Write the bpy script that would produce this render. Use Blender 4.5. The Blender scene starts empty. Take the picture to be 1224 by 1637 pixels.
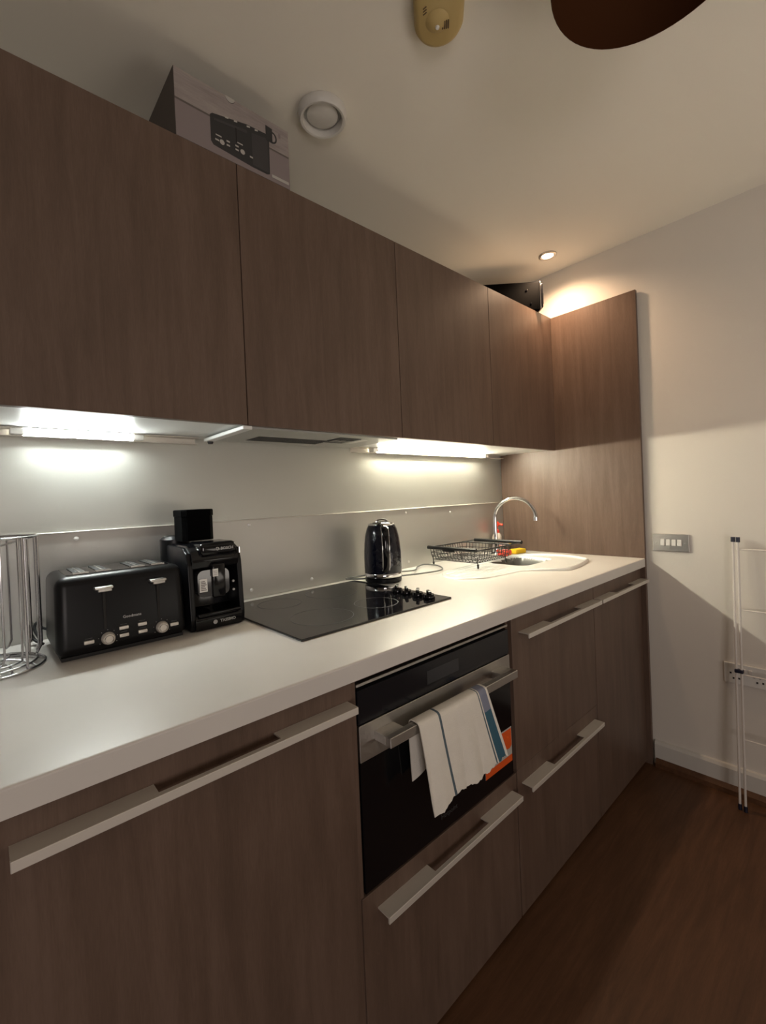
import bpy, bmesh, math, random
from mathutils import Vector, Matrix
random.seed(7)
S = bpy.context.scene
COL = S.collection
R = math.radians

# ---------------------------------------------------------------- camera
def make_camera():
    yaw, pitch, roll, f = R(41.8505), R(-0.5369), R(-2.4428), 708.4002
    fw = Vector((math.sin(yaw)*math.cos(pitch), math.cos(yaw)*math.cos(pitch), math.sin(pitch)))
    rt = Vector((math.cos(yaw), -math.sin(yaw), 0)); up = rt.cross(fw)
    rt2 = rt*math.cos(roll) + up*math.sin(roll); up2 = -rt*math.sin(roll) + up*math.cos(roll)
    m = Matrix.Identity(4)
    for i in range(3):
        m[i][0] = rt2[i]; m[i][1] = up2[i]; m[i][2] = -fw[i]
    m.translation = Vector((-2.2362, -1.4304, 1.2734))
    cam = bpy.data.cameras.new('camera'); o = bpy.data.objects.new('camera', cam); COL.objects.link(o)
    o.matrix_world = m
    cam.sensor_fit = 'VERTICAL'; cam.sensor_height = 36.0; cam.lens = 36.0*f/1637.0
    cam.shift_x = 7.28/1637; cam.shift_y = -16.38/1637; cam.clip_start = 0.02
    S.camera = o
make_camera()

# ---------------------------------------------------------------- world, lamps, exposure
wd = bpy.data.worlds.new('world'); S.world = wd; wd.use_nodes = True
wd.node_tree.nodes['Background'].inputs[0].default_value = (0.9, 0.85, 0.8, 1)
wd.node_tree.nodes['Background'].inputs[1].default_value = 0.02
S.view_settings.view_transform = 'Standard'; S.view_settings.look = 'None'
S.view_settings.gamma = 1; S.view_settings.use_curve_mapping = False
S.view_settings.exposure = 1.55

def area(name, loc, target, size, power, color):
    l = bpy.data.lights.new(name, 'AREA'); l.shape = 'RECTANGLE'; l.size = size[0]; l.size_y = size[1]
    l.energy = power; l.color = color
    o = bpy.data.objects.new(name, l); COL.objects.link(o); o.location = loc
    o.rotation_euler = (Vector(target)-Vector(loc)).to_track_quat('-Z', 'Y').to_euler()
    return o
# added fill light behind the camera, standing in for unseen room lamps
area('room_fill', (-3.3, -3.4, 1.0), (-1.2, -0.8, 0.75), (1.0, 0.8), 7.6, (1.0, 0.89, 0.84))
# added upward fill to brighten the ceiling, no real lamp stands here
area('ceiling_fill', (-0.9, -2.4, 0.9), (-0.85, -2.0, 2.4), (0.9, 0.9), 2.9, (1.0, 0.91, 0.80))
# the light strips under the wall cabinets and the warm ceiling spot
STRIP_COOL, STRIP_WARM = 88.0, 84.0
SPOT_POWER = 9.0

# ---------------------------------------------------------------- materials
def new_mat(name):
    m = bpy.data.materials.new(name); m.use_nodes = True
    return m, m.node_tree.nodes, m.node_tree.links, m.node_tree.nodes['Principled BSDF']
def plain(name, col, rough=.5, metal=0, spec=.5, bump=0, bscale=200, coat=0, var=0, vscale=4, aniso=None):
    m, n, l, b = new_mat(name)
    b.inputs['Base Color'].default_value = (*col, 1); b.inputs['Roughness'].default_value = rough
    b.inputs['Metallic'].default_value = metal; b.inputs['Specular IOR Level'].default_value = spec
    b.inputs['Coat Weight'].default_value = coat
    tc = n.new('ShaderNodeTexCoord')
    if var:
        t = n.new('ShaderNodeTexNoise'); t.inputs['Scale'].default_value = vscale; t.inputs['Detail'].default_value = 4
        l.new(tc.outputs['Object'], t.inputs['Vector'])
        mx = n.new('ShaderNodeMix'); mx.data_type = 'RGBA'
        mx.inputs[6].default_value = (*[c*(1-var) for c in col], 1); mx.inputs[7].default_value = (*[min(1, c*(1+var)) for c in col], 1)
        l.new(t.outputs['Fac'], mx.inputs[0]); l.new(mx.outputs[2], b.inputs['Base Color'])
    if bump:
        t = n.new('ShaderNodeTexNoise'); t.inputs['Scale'].default_value = bscale; t.inputs['Detail'].default_value = 3
        if aniso:
            mp = n.new('ShaderNodeMapping'); mp.inputs['Scale'].default_value = aniso
            l.new(tc.outputs['Object'], mp.inputs['Vector']); l.new(mp.outputs[0], t.inputs['Vector'])
        else: l.new(tc.outputs['Object'], t.inputs['Vector'])
        bp = n.new('ShaderNodeBump'); bp.inputs['Strength'].default_value = bump; bp.inputs['Distance'].default_value = .002
        l.new(t.outputs['Fac'], bp.inputs['Height']); l.new(bp.outputs[0], b.inputs['Normal'])
    return m
def emit(name, col, strength):
    m, n, l, b = new_mat(name)
    b.inputs['Base Color'].default_value = (*col, 1); b.inputs['Emission Color'].default_value = (*col, 1)
    b.inputs['Emission Strength'].default_value = strength
    return m
def wood(name, dark, mid, light, scale, rough=.42, fine=90):
    """laminate with grain; scale = stretch of the grain in x, y, z"""
    m, n, l, b = new_mat(name)
    tc = n.new('ShaderNodeTexCoord')
    mp = n.new('ShaderNodeMapping'); mp.inputs['Scale'].default_value = scale
    l.new(tc.outputs['Object'], mp.inputs['Vector'])
    a = n.new('ShaderNodeTexNoise'); a.inputs['Scale'].default_value = 5; a.inputs['Detail'].default_value = 6; a.inputs['Roughness'].default_value = .6; a.inputs['Distortion'].default_value = .6
    c = n.new('ShaderNodeTexNoise'); c.inputs['Scale'].default_value = fine; c.inputs['Detail'].default_value = 3
    w = n.new('ShaderNodeTexNoise'); w.inputs['Scale'].default_value = 3.0; w.inputs['Detail'].default_value = 3
    l.new(mp.outputs[0], a.inputs['Vector']); l.new(mp.outputs[0], c.inputs['Vector']); l.new(tc.outputs['Object'], w.inputs['Vector'])
    s1 = n.new('ShaderNodeMath'); s1.operation = 'MULTIPLY_ADD'; s1.inputs[1].default_value = .35
    l.new(c.outputs['Fac'], s1.inputs[0]); l.new(a.outputs['Fac'], s1.inputs[2])
    s2 = n.new('ShaderNodeMath'); s2.operation = 'MULTIPLY_ADD'; s2.inputs[1].default_value = .25
    l.new(w.outputs['Fac'], s2.inputs[0]); l.new(s1.outputs[0], s2.inputs[2])
    cr = n.new('ShaderNodeValToRGB')
    cr.color_ramp.elements[0].position = .55; cr.color_ramp.elements[0].color = (*dark, 1)
    cr.color_ramp.elements[1].position = 1.05 if False else 1.0; cr.color_ramp.elements[1].color = (*light, 1)
    e = cr.color_ramp.elements.new(.78); e.color = (*mid, 1)
    l.new(s2.outputs[0], cr.inputs[0]); l.new(cr.outputs[0], b.inputs['Base Color'])
    b.inputs['Roughness'].default_value = rough; b.inputs['Specular IOR Level'].default_value = .35
    bp = n.new('ShaderNodeBump'); bp.inputs['Strength'].default_value = .12; bp.inputs['Distance'].default_value = .001
    l.new(s1.outputs[0], bp.inputs['Height']); l.new(bp.outputs[0], b.inputs['Normal'])
    return m

M = {}
M['wood'] = wood('brown_wood_laminate', (.098, .064, .047), (.124, .081, .060), (.150, .100, .076), (6, 6, .5))
M['floor'] = wood('dark_floor_laminate', (.066, .029, .012), (.090, .040, .018), (.12, .055, .026), (.8, 9, 9), rough=.5, fine=60)
M['paint'] = plain('wall_paint', (.72, .68, .62), .85, bump=.15, bscale=300)
M['splash'] = plain('splashback_sheet', (.52, .52, .48), .45, .65, bump=.05, bscale=200)
M['ceiling'] = plain('ceiling_paint', (.80, .76, .67), .9, bump=.1, bscale=250)
M['skirting'] = plain('white_gloss_paint', (.62, .60, .56), .4)
M['worktop'] = plain('cream_stone_laminate', (.63, .60, .565), .32, var=.05, vscale=9, spec=.4)
M['white_board'] = plain('white_melamine', (.75, .75, .73), .4)
M['steel'] = plain('brushed_steel', (.55, .53, .50), .33, 1, bump=.25, bscale=60, aniso=(1, 1, 40))
M['upstand'] = plain('brushed_aluminium_sheet', (.54, .53, .50), .42, .72, bump=.1, bscale=60, aniso=(1, 1, 40))
M['alu'] = plain('satin_aluminium', (.70, .66, .60), .45, .35)
M['hood'] = plain('silver_hood_paint', (.42, .42, .40), .4, .3)
M['dark_gap'] = plain('dark_cavity', (.012, .010, .009), .8)
M['glass_black'] = plain('black_ceramic_glass', (.006, .006, .008), .06, 0, .6, coat=.3)
M['glass_door'] = plain('black_oven_glass', (.004, .004, .005), .12, 0, .4)
M['glass_panel'] = plain('dark_control_glass', (.008, .009, .012), .16, 0, .5)
M['ring_print'] = plain('grey_hob_print', (.10, .10, .11), .3)
M['black_satin'] = plain('black_satin_enamel', (.004, .004, .005), .36, spec=.25)
M['black_gloss'] = plain('black_gloss_plastic', (.004, .004, .005), .12, spec=.4)
M['black_matt'] = plain('black_matt_plastic', (.010, .010, .011), .55)
M['black_tex'] = plain('black_textured_gloss', (.004, .005, .012), .15, bump=1.0, bscale=55)
M['navy_gloss'] = plain('dark_navy_gloss', (.004, .007, .020), .1, coat=.5)
M['smoke'] = plain('smoked_tank_plastic', (.03, .03, .034), .1, coat=.5)
M['chrome'] = plain('chrome', (.75, .75, .76), .1, 1)
M['chrome_wire'] = plain('chrome_wire', (.55, .55, .57), .2, 1)
M['white_plastic'] = plain('white_plastic', (.72, .71, .68), .35)
M['dull_print'] = plain('pale_grey_print', (.45, .45, .44), .6)
M['cable_grey'] = plain('grey_cable', (.12, .12, .115), .5)
M['ceramic'] = plain('white_ceramic', (.86, .87, .84), .15, coat=.3)
M['basin'] = plain('grey_steel_basin', (.25, .25, .24), .3, .8)
M['cream_plastic'] = plain('yellowed_plastic', (.50, .37, .15), .45)
M['grille'] = plain('dark_grille', (.10, .065, .03), .7)
M['shade'] = plain('brown_shade_metal', (.050, .016, .004), .85, spec=.12)
M['orange'] = plain('orange_print', (.75, .10, .01), .5)
M['red'] = plain('red_plastic', (.75, .06, .03), .35)
M['yellow'] = plain('yellow_sponge', (.85, .55, .02), .9, bump=.6, bscale=300)
M['red_sponge'] = plain('red_sponge', (.70, .07, .04), .9, bump=.6, bscale=300)
M['clear_liquid'] = plain('cloudy_bottle_plastic', (.55, .48, .42), .15, coat=.4)
M['towel'] = plain('off_white_terry', (.86, .82, .74), .95, bump=.8, bscale=700, var=.06, vscale=25)
M['towel_blue'] = plain('teal_terry', (.045, .13, .19), .95, bump=.8, bscale=700)
M['towel_stripe'] = plain('slate_stripe_terry', (.10, .14, .17), .95, bump=.8, bscale=700)
M['towel_lilac'] = plain('lilac_terry', (.25, .27, .36), .95, bump=.8, bscale=700)
M['card_side'] = plain('brown_card', (.09, .075, .065), .85)
M['card_pale'] = wood('pale_printed_card', (.22, .19, .18), (.30, .26, .25), (.36, .32, .30), (1, 5, 8), rough=.6, fine=40)
M['card_table'] = plain('lilac_printed_card', (.24, .20, .20), .6)
M['card_black'] = plain('printed_dark_toaster', (.030, .030, .031), .6)
M['card_black2'] = plain('printed_dark_grey', (.048, .046, .048), .6)
M['card_line'] = plain('printed_brown_line', (.12, .10, .09), .6)
M['card_white'] = plain('printed_white', (.45, .43, .40), .6)
M['airer'] = plain('white_coated_steel', (.72, .68, .64), .35)
M['blue_plastic'] = plain('dark_blue_plastic', (.01, .012, .03), .4)
M['speaker_black'] = plain('matt_black_case', (.0012, .0012, .0014), .7, spec=.03)
M['plinth'] = plain('dark_brown_plinth', (.02, .013, .009), .6)
M['tube_cool'] = emit('lit_tube_cool', (.93, 1.0, .97), STRIP_COOL)
M['tube_warm'] = emit('lit_tube_warm', (1.0, .94, .74), STRIP_WARM)
M['lamp_face'] = emit('lit_downlight', (1.0, .68, .42), 9.0)

# ---------------------------------------------------------------- mesh helpers (all in world coordinates)
def bx(bm, x0, x1, y0, y1, z0, z1, bev=0, seg=2, rot=None, piv=None):
    r = bmesh.ops.create_cube(bm, size=1)
    vs = r['verts']
    for v in vs:
        v.co = Vector(((x0+x1)/2+v.co.x*(x1-x0), (y0+y1)/2+v.co.y*(y1-y0), (z0+z1)/2+v.co.z*(z1-z0)))
    if bev:
        es = list({e for v in vs for e in v.link_edges})
        rr = bmesh.ops.bevel(bm, geom=es, offset=bev, segments=seg, profile=.5, affect='EDGES')
        vs = [v for v in rr['verts']] + [v for v in vs if v.is_valid]
        vs = list(set(vs))
    if rot:
        bmesh.ops.rotate(bm, verts=vs, cent=piv or Vector(((x0+x1)/2, (y0+y1)/2, (z0+z1)/2)), matrix=Matrix.Rotation(rot[0], 3, rot[1]))
    return vs
def tube(bm, pts, r, n=8, closed=False, cap=True):
    pts = [Vector(p) for p in pts]; N = len(pts); rings = []
    t0 = (pts[1]-pts[0]).normalized()
    ref = Vector((0, 0, 1)) if abs(t0.z) < .9 else Vector((1, 0, 0))
    u = t0.cross(ref).normalized()
    for i, p in enumerate(pts):
        if closed: t = (pts[(i+1) % N]-pts[i-1]).normalized()
        elif i == 0: t = t0
        elif i == N-1: t = (pts[-1]-pts[-2]).normalized()
        else: t = ((pts[i+1]-p).normalized()+(p-pts[i-1]).normalized()).normalized()
        u = (u-t*u.dot(t)).normalized(); w = t.cross(u)
        rr = r[i] if isinstance(r, (list, tuple)) else r
        rings.append([bm.verts.new(p+u*rr*math.cos(2*math.pi*k/n)+w*rr*math.sin(2*math.pi*k/n)) for k in range(n)])
    for i in range(N if closed else N-1):
        a, b = rings[i], rings[(i+1) % N]
        for k in range(n): bm.faces.new((a[k], a[(k+1) % n], b[(k+1) % n], b[k]))
    if cap and not closed:
        bm.faces.new(rings[0][::-1]); bm.faces.new(rings[-1])
def lathe(bm, prof, c, n=32, axis='Z', sx=1, sy=1):
    """prof = [(r, h)...]; axis = direction of h"""
    c = Vector(c); rings = []
    def P(r, h, a):
        x, y = r*math.cos(a)*sx, r*math.sin(a)*sy
        return {'Z': Vector((x, y, h)), 'Y': Vector((x, h, y)), 'X': Vector((h, x, y))}[axis]+c
    for r, h in prof:
        if r < 1e-6: rings.append([bm.verts.new(P(0, h, 0))])
        else: rings.append([bm.verts.new(P(r, h, 2*math.pi*k/n)) for k in range(n)])
    for a, b in zip(rings, rings[1:]):
        for k in range(n):
            k2 = (k+1) % n
            if len(a) == 1 and len(b) == 1: continue
            if len(a) == 1: bm.faces.new((a[0], b[k], b[k2]))
            elif len(b) == 1: bm.faces.new((a[k], a[k2], b[0]))
            else: bm.faces.new((a[k], a[k2], b[k2], b[k]))
    bmesh.ops.recalc_face_normals(bm, faces=bm.faces[:])
def prism(bm, poly, plane, a, b):
    """poly 2D outline in plane 'XZ' (extruded in y), 'XY' (z) or 'YZ' (x) from a to b"""
    def P(p, h): return {'XZ': (p[0], h, p[1]), 'XY': (p[0], p[1], h), 'YZ': (h, p[0], p[1])}[plane]
    A = [bm.verts.new(P(p, a)) for p in poly]; B = [bm.verts.new(P(p, b)) for p in poly]
    bm.faces.new(A); bm.faces.new(B[::-1]); n = len(poly)
    for k in range(n): bm.faces.new((A[k], B[k], B[(k+1) % n], A[(k+1) % n]))
    bmesh.ops.recalc_face_normals(bm, faces=bm.faces[:])
def rrect(x0, x1, z0, z1, r, n=6):
    out = []
    for cx, cz, a0 in ((x1-r, z1-r, 0), (x0+r, z1-r, 90), (x0+r, z0+r, 180), (x1-r, z0+r, 270)):
        for k in range(n+1):
            a = R(a0+90*k/n); out.append((cx+r*math.cos(a), cz+r*math.sin(a)))
    return out
def B(): return bmesh.new()
def smooth(pts, n=8):
    """Catmull-Rom through the points"""
    P = [Vector(p) for p in pts]; P = [P[0]*2-P[1]]+P+[P[-1]*2-P[-2]]; out = []
    for i in range(1, len(P)-2):
        for k in range(n):
            t = k/n; a, b, c, d = P[i-1:i+3]
            out.append(.5*((2*b)+(c-a)*t+(2*a-5*b+4*c-d)*t*t+(3*b-a-3*c+d)*t**3))
    out.append(P[-2]); return out

WL = {}
def obj(name, bm, mat, parent=None, loc=None, shade=False, mats=None):
    if parent is not None: o0 = WL[parent.name]
    else: o0 = Vector(loc) if loc else Vector((0, 0, 0))
    bmesh.ops.translate(bm, verts=bm.verts, vec=-o0)
    me = bpy.data.meshes.new(name); bm.to_mesh(me); bm.free()
    for mm in (mats or [mat]): me.materials.append(mm)
    if shade:
        for p in me.polygons: p.use_smooth = True
        try: me.set_sharp_from_angle(angle=R(40))
        except Exception: pass
    o = bpy.data.objects.new(name, me); COL.objects.link(o)
    if parent is not None: o.parent = parent
    else: o.location = o0
    WL[o.name] = o0
    return o
def thing(name, label, cat, loc, group=None):
    o = bpy.data.objects.new(name, None); COL.objects.link(o); o.location = loc
    o.empty_display_size = .05
    WL[o.name] = Vector(loc); tag(o, label, cat, group); return o
def tag(o, label, cat, group=None):
    o['label'] = label; o['category'] = cat
    if group: o['group'] = group
    return o
def struct(name, bm, mat, **k):
    o = obj(name, bm, mat, **k); o['kind'] = 'structure'; return o
def text(name, s, size, mat, parent, origin, xdir, ydir, label=None, ext=.0004, bold=0):
    cu = bpy.data.curves.new(name+'_font', 'FONT'); cu.body = s; cu.size = size; cu.extrude = ext; cu.align_x = 'CENTER'; cu.align_y = 'CENTER'
    cu.offset = bold; cu.resolution_u = 2
    t = bpy.data.objects.new('tmp', cu); COL.objects.link(t)
    dg = bpy.context.evaluated_depsgraph_get(); me = bpy.data.meshes.new_from_object(t.evaluated_get(dg))
    bpy.data.objects.remove(t); bpy.data.curves.remove(cu)
    bm = bmesh.new(); bm.from_mesh(me); bpy.data.meshes.remove(me)
    X = Vector(xdir).normalized(); Y = Vector(ydir).normalized(); Z = X.cross(Y)
    m = Matrix((X, Y, Z)).transposed().to_4x4(); m.translation = Vector(origin)
    bmesh.ops.transform(bm, matrix=m, verts=bm.verts)
    o = obj(name, bm, mat, parent)
    if label: o['label'] = label
    return o

# ---------------------------------------------------------------- dimensions
XW = .026            # end wall face
ZC = 2.404           # ceiling
ZT, ZB = 2.1654, 1.4836   # wall cabinets top / bottom
YC = -.3335          # wall cabinet door face
WT = .946            # worktop top
WB = .908
YW = -.7315          # worktop front
YD = -.7115          # base door face

# ---------------------------------------------------------------- the room
b = B(); bx(b, -5.2, 3.0, -4.4, .1, -.1, 0); struct('floor', b, M['floor'])
b = B(); bx(b, -5.2, XW+.1, -4.4, .1, ZC, ZC+.1); struct('ceiling', b, M['ceiling'])
b = B(); bx(b, -5.2, XW+.1, 0, .1, 0, ZC); struct('wall_back', b, M['splash'])
b = B(); bx(b, XW, XW+.1, -4.4, 0, 0, ZC); struct('wall_right', b, M['paint'])
b = B(); bx(b, -5.3, -5.2, -4.4, .1, 0, ZC); struct('wall_left', b, M['paint'])
b = B(); bx(b, -5.3, XW+.1, -4.5, -4.4, 0, ZC); struct('wall_front', b, M['paint'])
b = B()
prism(b, [(XW, .0), (XW-.016, .0), (XW-.016, .098), (XW-.010, .110), (XW, .113)], 'XZ', -.74, -4.38)
struct('baseboard_right', b, M['skirting'])
b = B()
prism(b, [(XW-.0165, 0), (XW-.034, 0), (XW-.032, .02), (XW-.0165, .036)], 'XZ', -.745, -4.38)
struct('trim_1', b, M['floor'])

# ---------------------------------------------------------------- tall end panel
b = B(); bx(b, .001, .0195, YW, -.002, 0, ZT, .0008, 1)
tag(obj('end_panel', b, M['wood'], loc=(.01, -.36, 0)), 'tall brown wood-effect end panel closing the kitchen run beside the white wall', 'panel')

# ---------------------------------------------------------------- wall cabinets
def wall_cabinet(x0, x1, label, zc0=None):
    t = thing('wall_cabinet', label, 'cabinet', ((x0+x1)/2, -.17, ZB), 'brown wall cabinets above the worktop')
    z0 = zc0 or ZB+.001
    b = B(); bx(b, x0+.0005, x1-.0005, YC+.020, -.004, z0, ZT-.001); obj('body', b, M['white_board'], t)
    b = B(); bx(b, x0+.0012, x1-.0012, YC, YC+.0185, ZB-.004, ZT, .0008, 1); obj('door', b, M['wood'], t)
X1, X2, X3 = -1.7034, -1.1271, -.5659
wall_cabinet(-2.285, X1, 'brown wood-effect wall cabinet furthest left, above the toaster and cool light strip')
wall_cabinet(X1, X2, 'brown wood-effect wall cabinet above the hob, housing the extractor hood')
wall_cabinet(X2, X3, 'brown wood-effect wall cabinet above the kettle, between hood cabinet and narrower end cabinet')
wall_cabinet(X3, -.001, 'brown wood-effect wall cabinet above the sink, against the tall end panel')

# ---------------------------------------------------------------- extractor hood
t = thing('extractor_hood', 'slim silver extractor hood under the wall cabinet above the hob', 'extractor hood', (-1.415, -.17, 1.474))
b = B(); bx(b, X1+.006, X2-.003, YC+.022, -.035, 1.4755, ZB, .001, 1); obj('body', b, M['hood'], t)
b = B(); bx(b, X1-.012, X1+.014, YC+.004, -.05, 1.469, 1.479, .0015, 1); o = obj('side_rail', b, M['white_board'], t); o['label'] = 'white side rail of the hood'
b = B(); lathe(b, [(0, 1.462), (.007, 1.462), (.009, 1.468), (.009, 1.476), (0, 1.476)], (X1+.004, -.062, 0), 12); obj('rubber_foot', b, M['black_matt'], t, shade=True)
b = B()
for k in range(9):
    y = -.19+k*.011
    bx(b, -1.60, -1.335, y, y+.006, 1.4742, 1.4757)
o = obj('filter_grille', b, M['black_matt'], t); o['kind'] = 'stuff'
b = B(); bx(b, -1.605, -1.33, -.196, -.094, 1.4748, 1.4758); obj('filter_frame', b, M['steel'], t)
b = B(); bx(b, -1.352, -1.262, -.27, -.155, 1.4738, 1.4757, .0005, 1); sw = obj('switch_panel', b, M['black_matt'], t)
for k in range(3):
    b = B(); bx(b, -1.345+k*.027, -1.322+k*.027, -.235, -.19, 1.4722, 1.4737, .0004, 1); obj('switch', b, M['black_gloss'], sw)
b = B(); bx(b, -1.255, -1.225, -.26, -.17, 1.4735, 1.4757, .0005, 1); obj('lamp_cover', b, M['white_plastic'], t)

# ---------------------------------------------------------------- light strips
def light_strip(xa, xb, ra, rb, mat, label):
    t = thing('light_strip', label, 'light', ((xa+xb)/2, -.03, 1.48), 'light strips under the wall cabinets')
    b = B(); prism(b, [(-.002, 1.4828), (-.002, 1.4635), (-.031, 1.4635), (-.031, 1.4650), (-.0035, 1.4650), (-.0035, 1.4812), (-.046, 1.4812), (-.046, 1.4828)], 'YZ', ra, rb); obj('mounting_rail', b, M['alu'], t)
    b = B()
    prof = [(-.031+.0105*math.cos(R(a)), 1.4738+.0072*math.sin(R(a))) for a in range(0, 360, 20)]
    prism(b, prof, 'YZ', xa, xb); obj('tube', b, mat, t, shade=True)
    for (p, q) in ((xa-.028, xa-.0005), (xb+.0005, xb+.028)):
        b = B(); bx(b, p, q, -.044, -.012, 1.4655, 1.4808, .002, 2); obj('end_cap', b, M['white_plastic'], t)
light_strip(-2.15, -1.91, -2.284, -1.725, M['tube_cool'], 'lit cool white light strip under the left wall cabinet, above toaster')
light_strip(-.98, -.21, -1.10, -.012, M['tube_warm'], 'lit warm white light strip under the cabinets above kettle and sink')

# ---------------------------------------------------------------- metal upstand with screws
t = thing('metal_upstand', 'brushed metal upstand sheet screwed to the wall behind the worktop', 'splashback', (-1.3, -.003, WT))
b = B(); bx(b, -2.9, -.002, -.0055, -.0008, WT+.0005, 1.2155, .0006, 1); obj('sheet', b, M['upstand'], t)
b = B(); bx(b, -2.9, -.002, -.0085, -.0008, 1.2156, 1.2180, .0006, 1); obj('top_edge_highlight', b, M['alu'], t)  # pale strip added to imitate the bright highlight along the sheet's top
for x, z in ((-1.557, 1.198), (-1.315, .976), (-1.559, .976), (-.795, 1.198), (-.478, 1.185), (-.523, .974), (-.79, .974), (-2.05, 1.198)):
    b = B(); lathe(b, [(0, -.0085), (.003, -.0082), (.0058, -.0066), (.0062, -.0054), (0, -.0054)], (x, 0, z), 14, 'Y'); obj('screw_cap', b, M['white_plastic'], t, shade=True)

# ---------------------------------------------------------------- worktop (cut out for the sink)
SX0, SX1, SY0, SY1 = -.525, -.225, -.445, -.215
b = B()
xs = [-2.9, SX0, SX1, -.0005]; ys = [YW, SY0, SY1, -.0008]
for zz, top in ((WT, 1), (WB, 0)):
    pass
grid = {}
for i, x in enumerate(xs):
    for j, y in enumerate(ys):
        for k, z in enumerate((WB, WT)): grid[i, j, k] = b.verts.new((x, y, z))
for i in range(3):
    for j in range(3):
        if i == 1 and j == 1: continue
        b.faces.new([grid[i, j, 1], grid[i+1, j, 1], grid[i+1, j+1, 1], grid[i, j+1, 1]])
        b.faces.new([grid[i, j, 0], grid[i, j+1, 0], grid[i+1, j+1, 0], grid[i+1, j, 0]])
for i in range(3):
    b.faces.new([grid[i, 0, 0], grid[i+1, 0, 0], grid[i+1, 0, 1], grid[i, 0, 1]])
    b.faces.new([grid[i, 3, 0], grid[i, 3, 1], grid[i+1, 3, 1], grid[i+1, 3, 0]])
    b.faces.new([grid[0, i, 0], grid[0, i, 1], grid[0, i+1, 1], grid[0, i+1, 0]])
    b.faces.new([grid[3, i, 0], grid[3, i+1, 0], grid[3, i+1, 1], grid[3, i, 1]])
for q in ([1, 1, 2, 1], [2, 1, 2, 2], [2, 2, 1, 2], [1, 2, 1, 1]):
    b.faces.new([grid[q[0], q[1], 0], grid[q[0], q[1], 1], grid[q[2], q[3], 1], grid[q[2], q[3], 0]])
bmesh.ops.recalc_face_normals(b, faces=b.faces[:])
es = [e for e in b.edges if all(abs(v.co.y-YW) < 1e-5 and abs(v.co.z-WT) < 1e-5 for v in e.verts)]
bmesh.ops.bevel(b, geom=es, offset=.004, segments=3, profile=.5, affect='EDGES')
tag(obj('worktop', b, M['worktop'], loc=(-1.4, -.36, WB)), 'long pale cream worktop running over the base cabinets', 'worktop')

# ---------------------------------------------------------------- base cabinets
def bar_handle(parent, x0, x1, z, flange=.15):
    """flat bar whose two wide end flanges reach back to the door, open between them"""
    b = B(); yf = YD-.036
    bx(b, x0, x1, yf, yf+.005, z-.012, z+.002, .0008, 1)
    for p, q in ((x0, x0+flange), (x1-flange, x1)):
        bx(b, p, q, yf+.004, YD+.0005, z-.001, z+.002)
    bx(b, x0+flange, x1-flange, yf+.004, yf+.010, z-.001, z+.002)
    return obj('handle', b, M['alu'], parent)
def base_body(t, x0, x1, z1=WB-.001):
    b = B(); bx(b, x0+.0005, x1-.0005, YD+.020, -.01, .10, z1); obj('body', b, M['wood'], t)
    b = B(); bx(b, x0+.0005, x1-.0005, YD+.045, YD+.060, .0, .099); obj('plinth', b, M['plinth'], t)
def front(name, t, x0, x1, z0, z1):
    b = B(); bx(b, x0+.0015, x1-.0015, YD, YD+.0195, z0, z1, .0008, 1); return obj(name, b, M['wood'], t)
t = thing('base_cabinet', 'brown base cabinet left of the oven with a wide full-height door', 'cabinet', (-1.975, -.36, 0), 'brown base cabinets')
base_body(t, -2.263, -1.687); d = front('door', t, -2.263, -1.687, .016, .899); bar_handle(d, -2.227, -1.70, .862, .165)
t = thing('base_cabinet', 'brown base cabinet left of the wide-door cabinet, furthest from the oven', 'cabinet', (-2.55, -.36, 0), 'brown base cabinets')
base_body(t, -2.84, -2.264); d = front('door', t, -2.84, -2.264, .016, .899); bar_handle(d, -2.79, -2.28, .862, .16)
# oven housing
t = thing('oven_housing', 'brown base cabinet holding the oven above one wide drawer', 'cabinet', (-1.389, -.36, 0), 'brown base cabinets')
OX0, OX1 = -1.686, -1.092
b = B()
bx(b, OX0, OX0+.010, YD+.004, -.01, .10, WB-.001); bx(b, OX1-.012, OX1, YD+.012, -.01, .10, WB-.001)
bx(b, OX0+.0105, OX1-.0125, YD+.02, -.01, .10, .447); bx(b, OX0+.0105, OX1-.0125, YD+.008, -.01, .8925, WB-.001)
obj('body', b, M['wood'], t)
b = B(); bx(b, OX0+.001, OX1-.001, YD+.045, YD+.060, 0, .099); obj('plinth', b, M['plinth'], t)
d = front('drawer', t, OX0+.001, OX1-.001, .016, .446); bar_handle(d, -1.643, -1.119, .404, .155)
# drawers
t = thing('drawer_cabinet', 'brown base cabinet right of the oven with two deep drawers', 'cabinet', (-.805, -.36, 0), 'brown base cabinets')
base_body(t, -1.091, -.5175); d = front('drawer', t, -1.091, -.5175, .450, .899); bar_handle(d, -1.052, -.526, .852, .15)
d = front('drawer', t, -1.091, -.5175, .016, .4490); bar_handle(d, -1.064, -.545, .402, .15)
t = thing('base_cabinet', 'brown base cabinet under the sink, beside the white end wall', 'cabinet', (-.26, -.36, 0), 'brown base cabinets')
b = B(); bx(b, -.516, -.0005, YD+.020, -.01, .10, .74); obj('body', b, M['wood'], t)
b = B(); bx(b, -.516, -.0005, YD+.020, YD+.036, .74, WB-.001); obj('rail', b, M['wood'], t)
b = B(); bx(b, -.516, -.0005, YD+.045, YD+.060, .0, .099); obj('plinth', b, M['plinth'], t)
d = front('door', t, -.517, 0.0, .016, .899); bar_handle(d, -.513, -.004, .852, .15)

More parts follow.
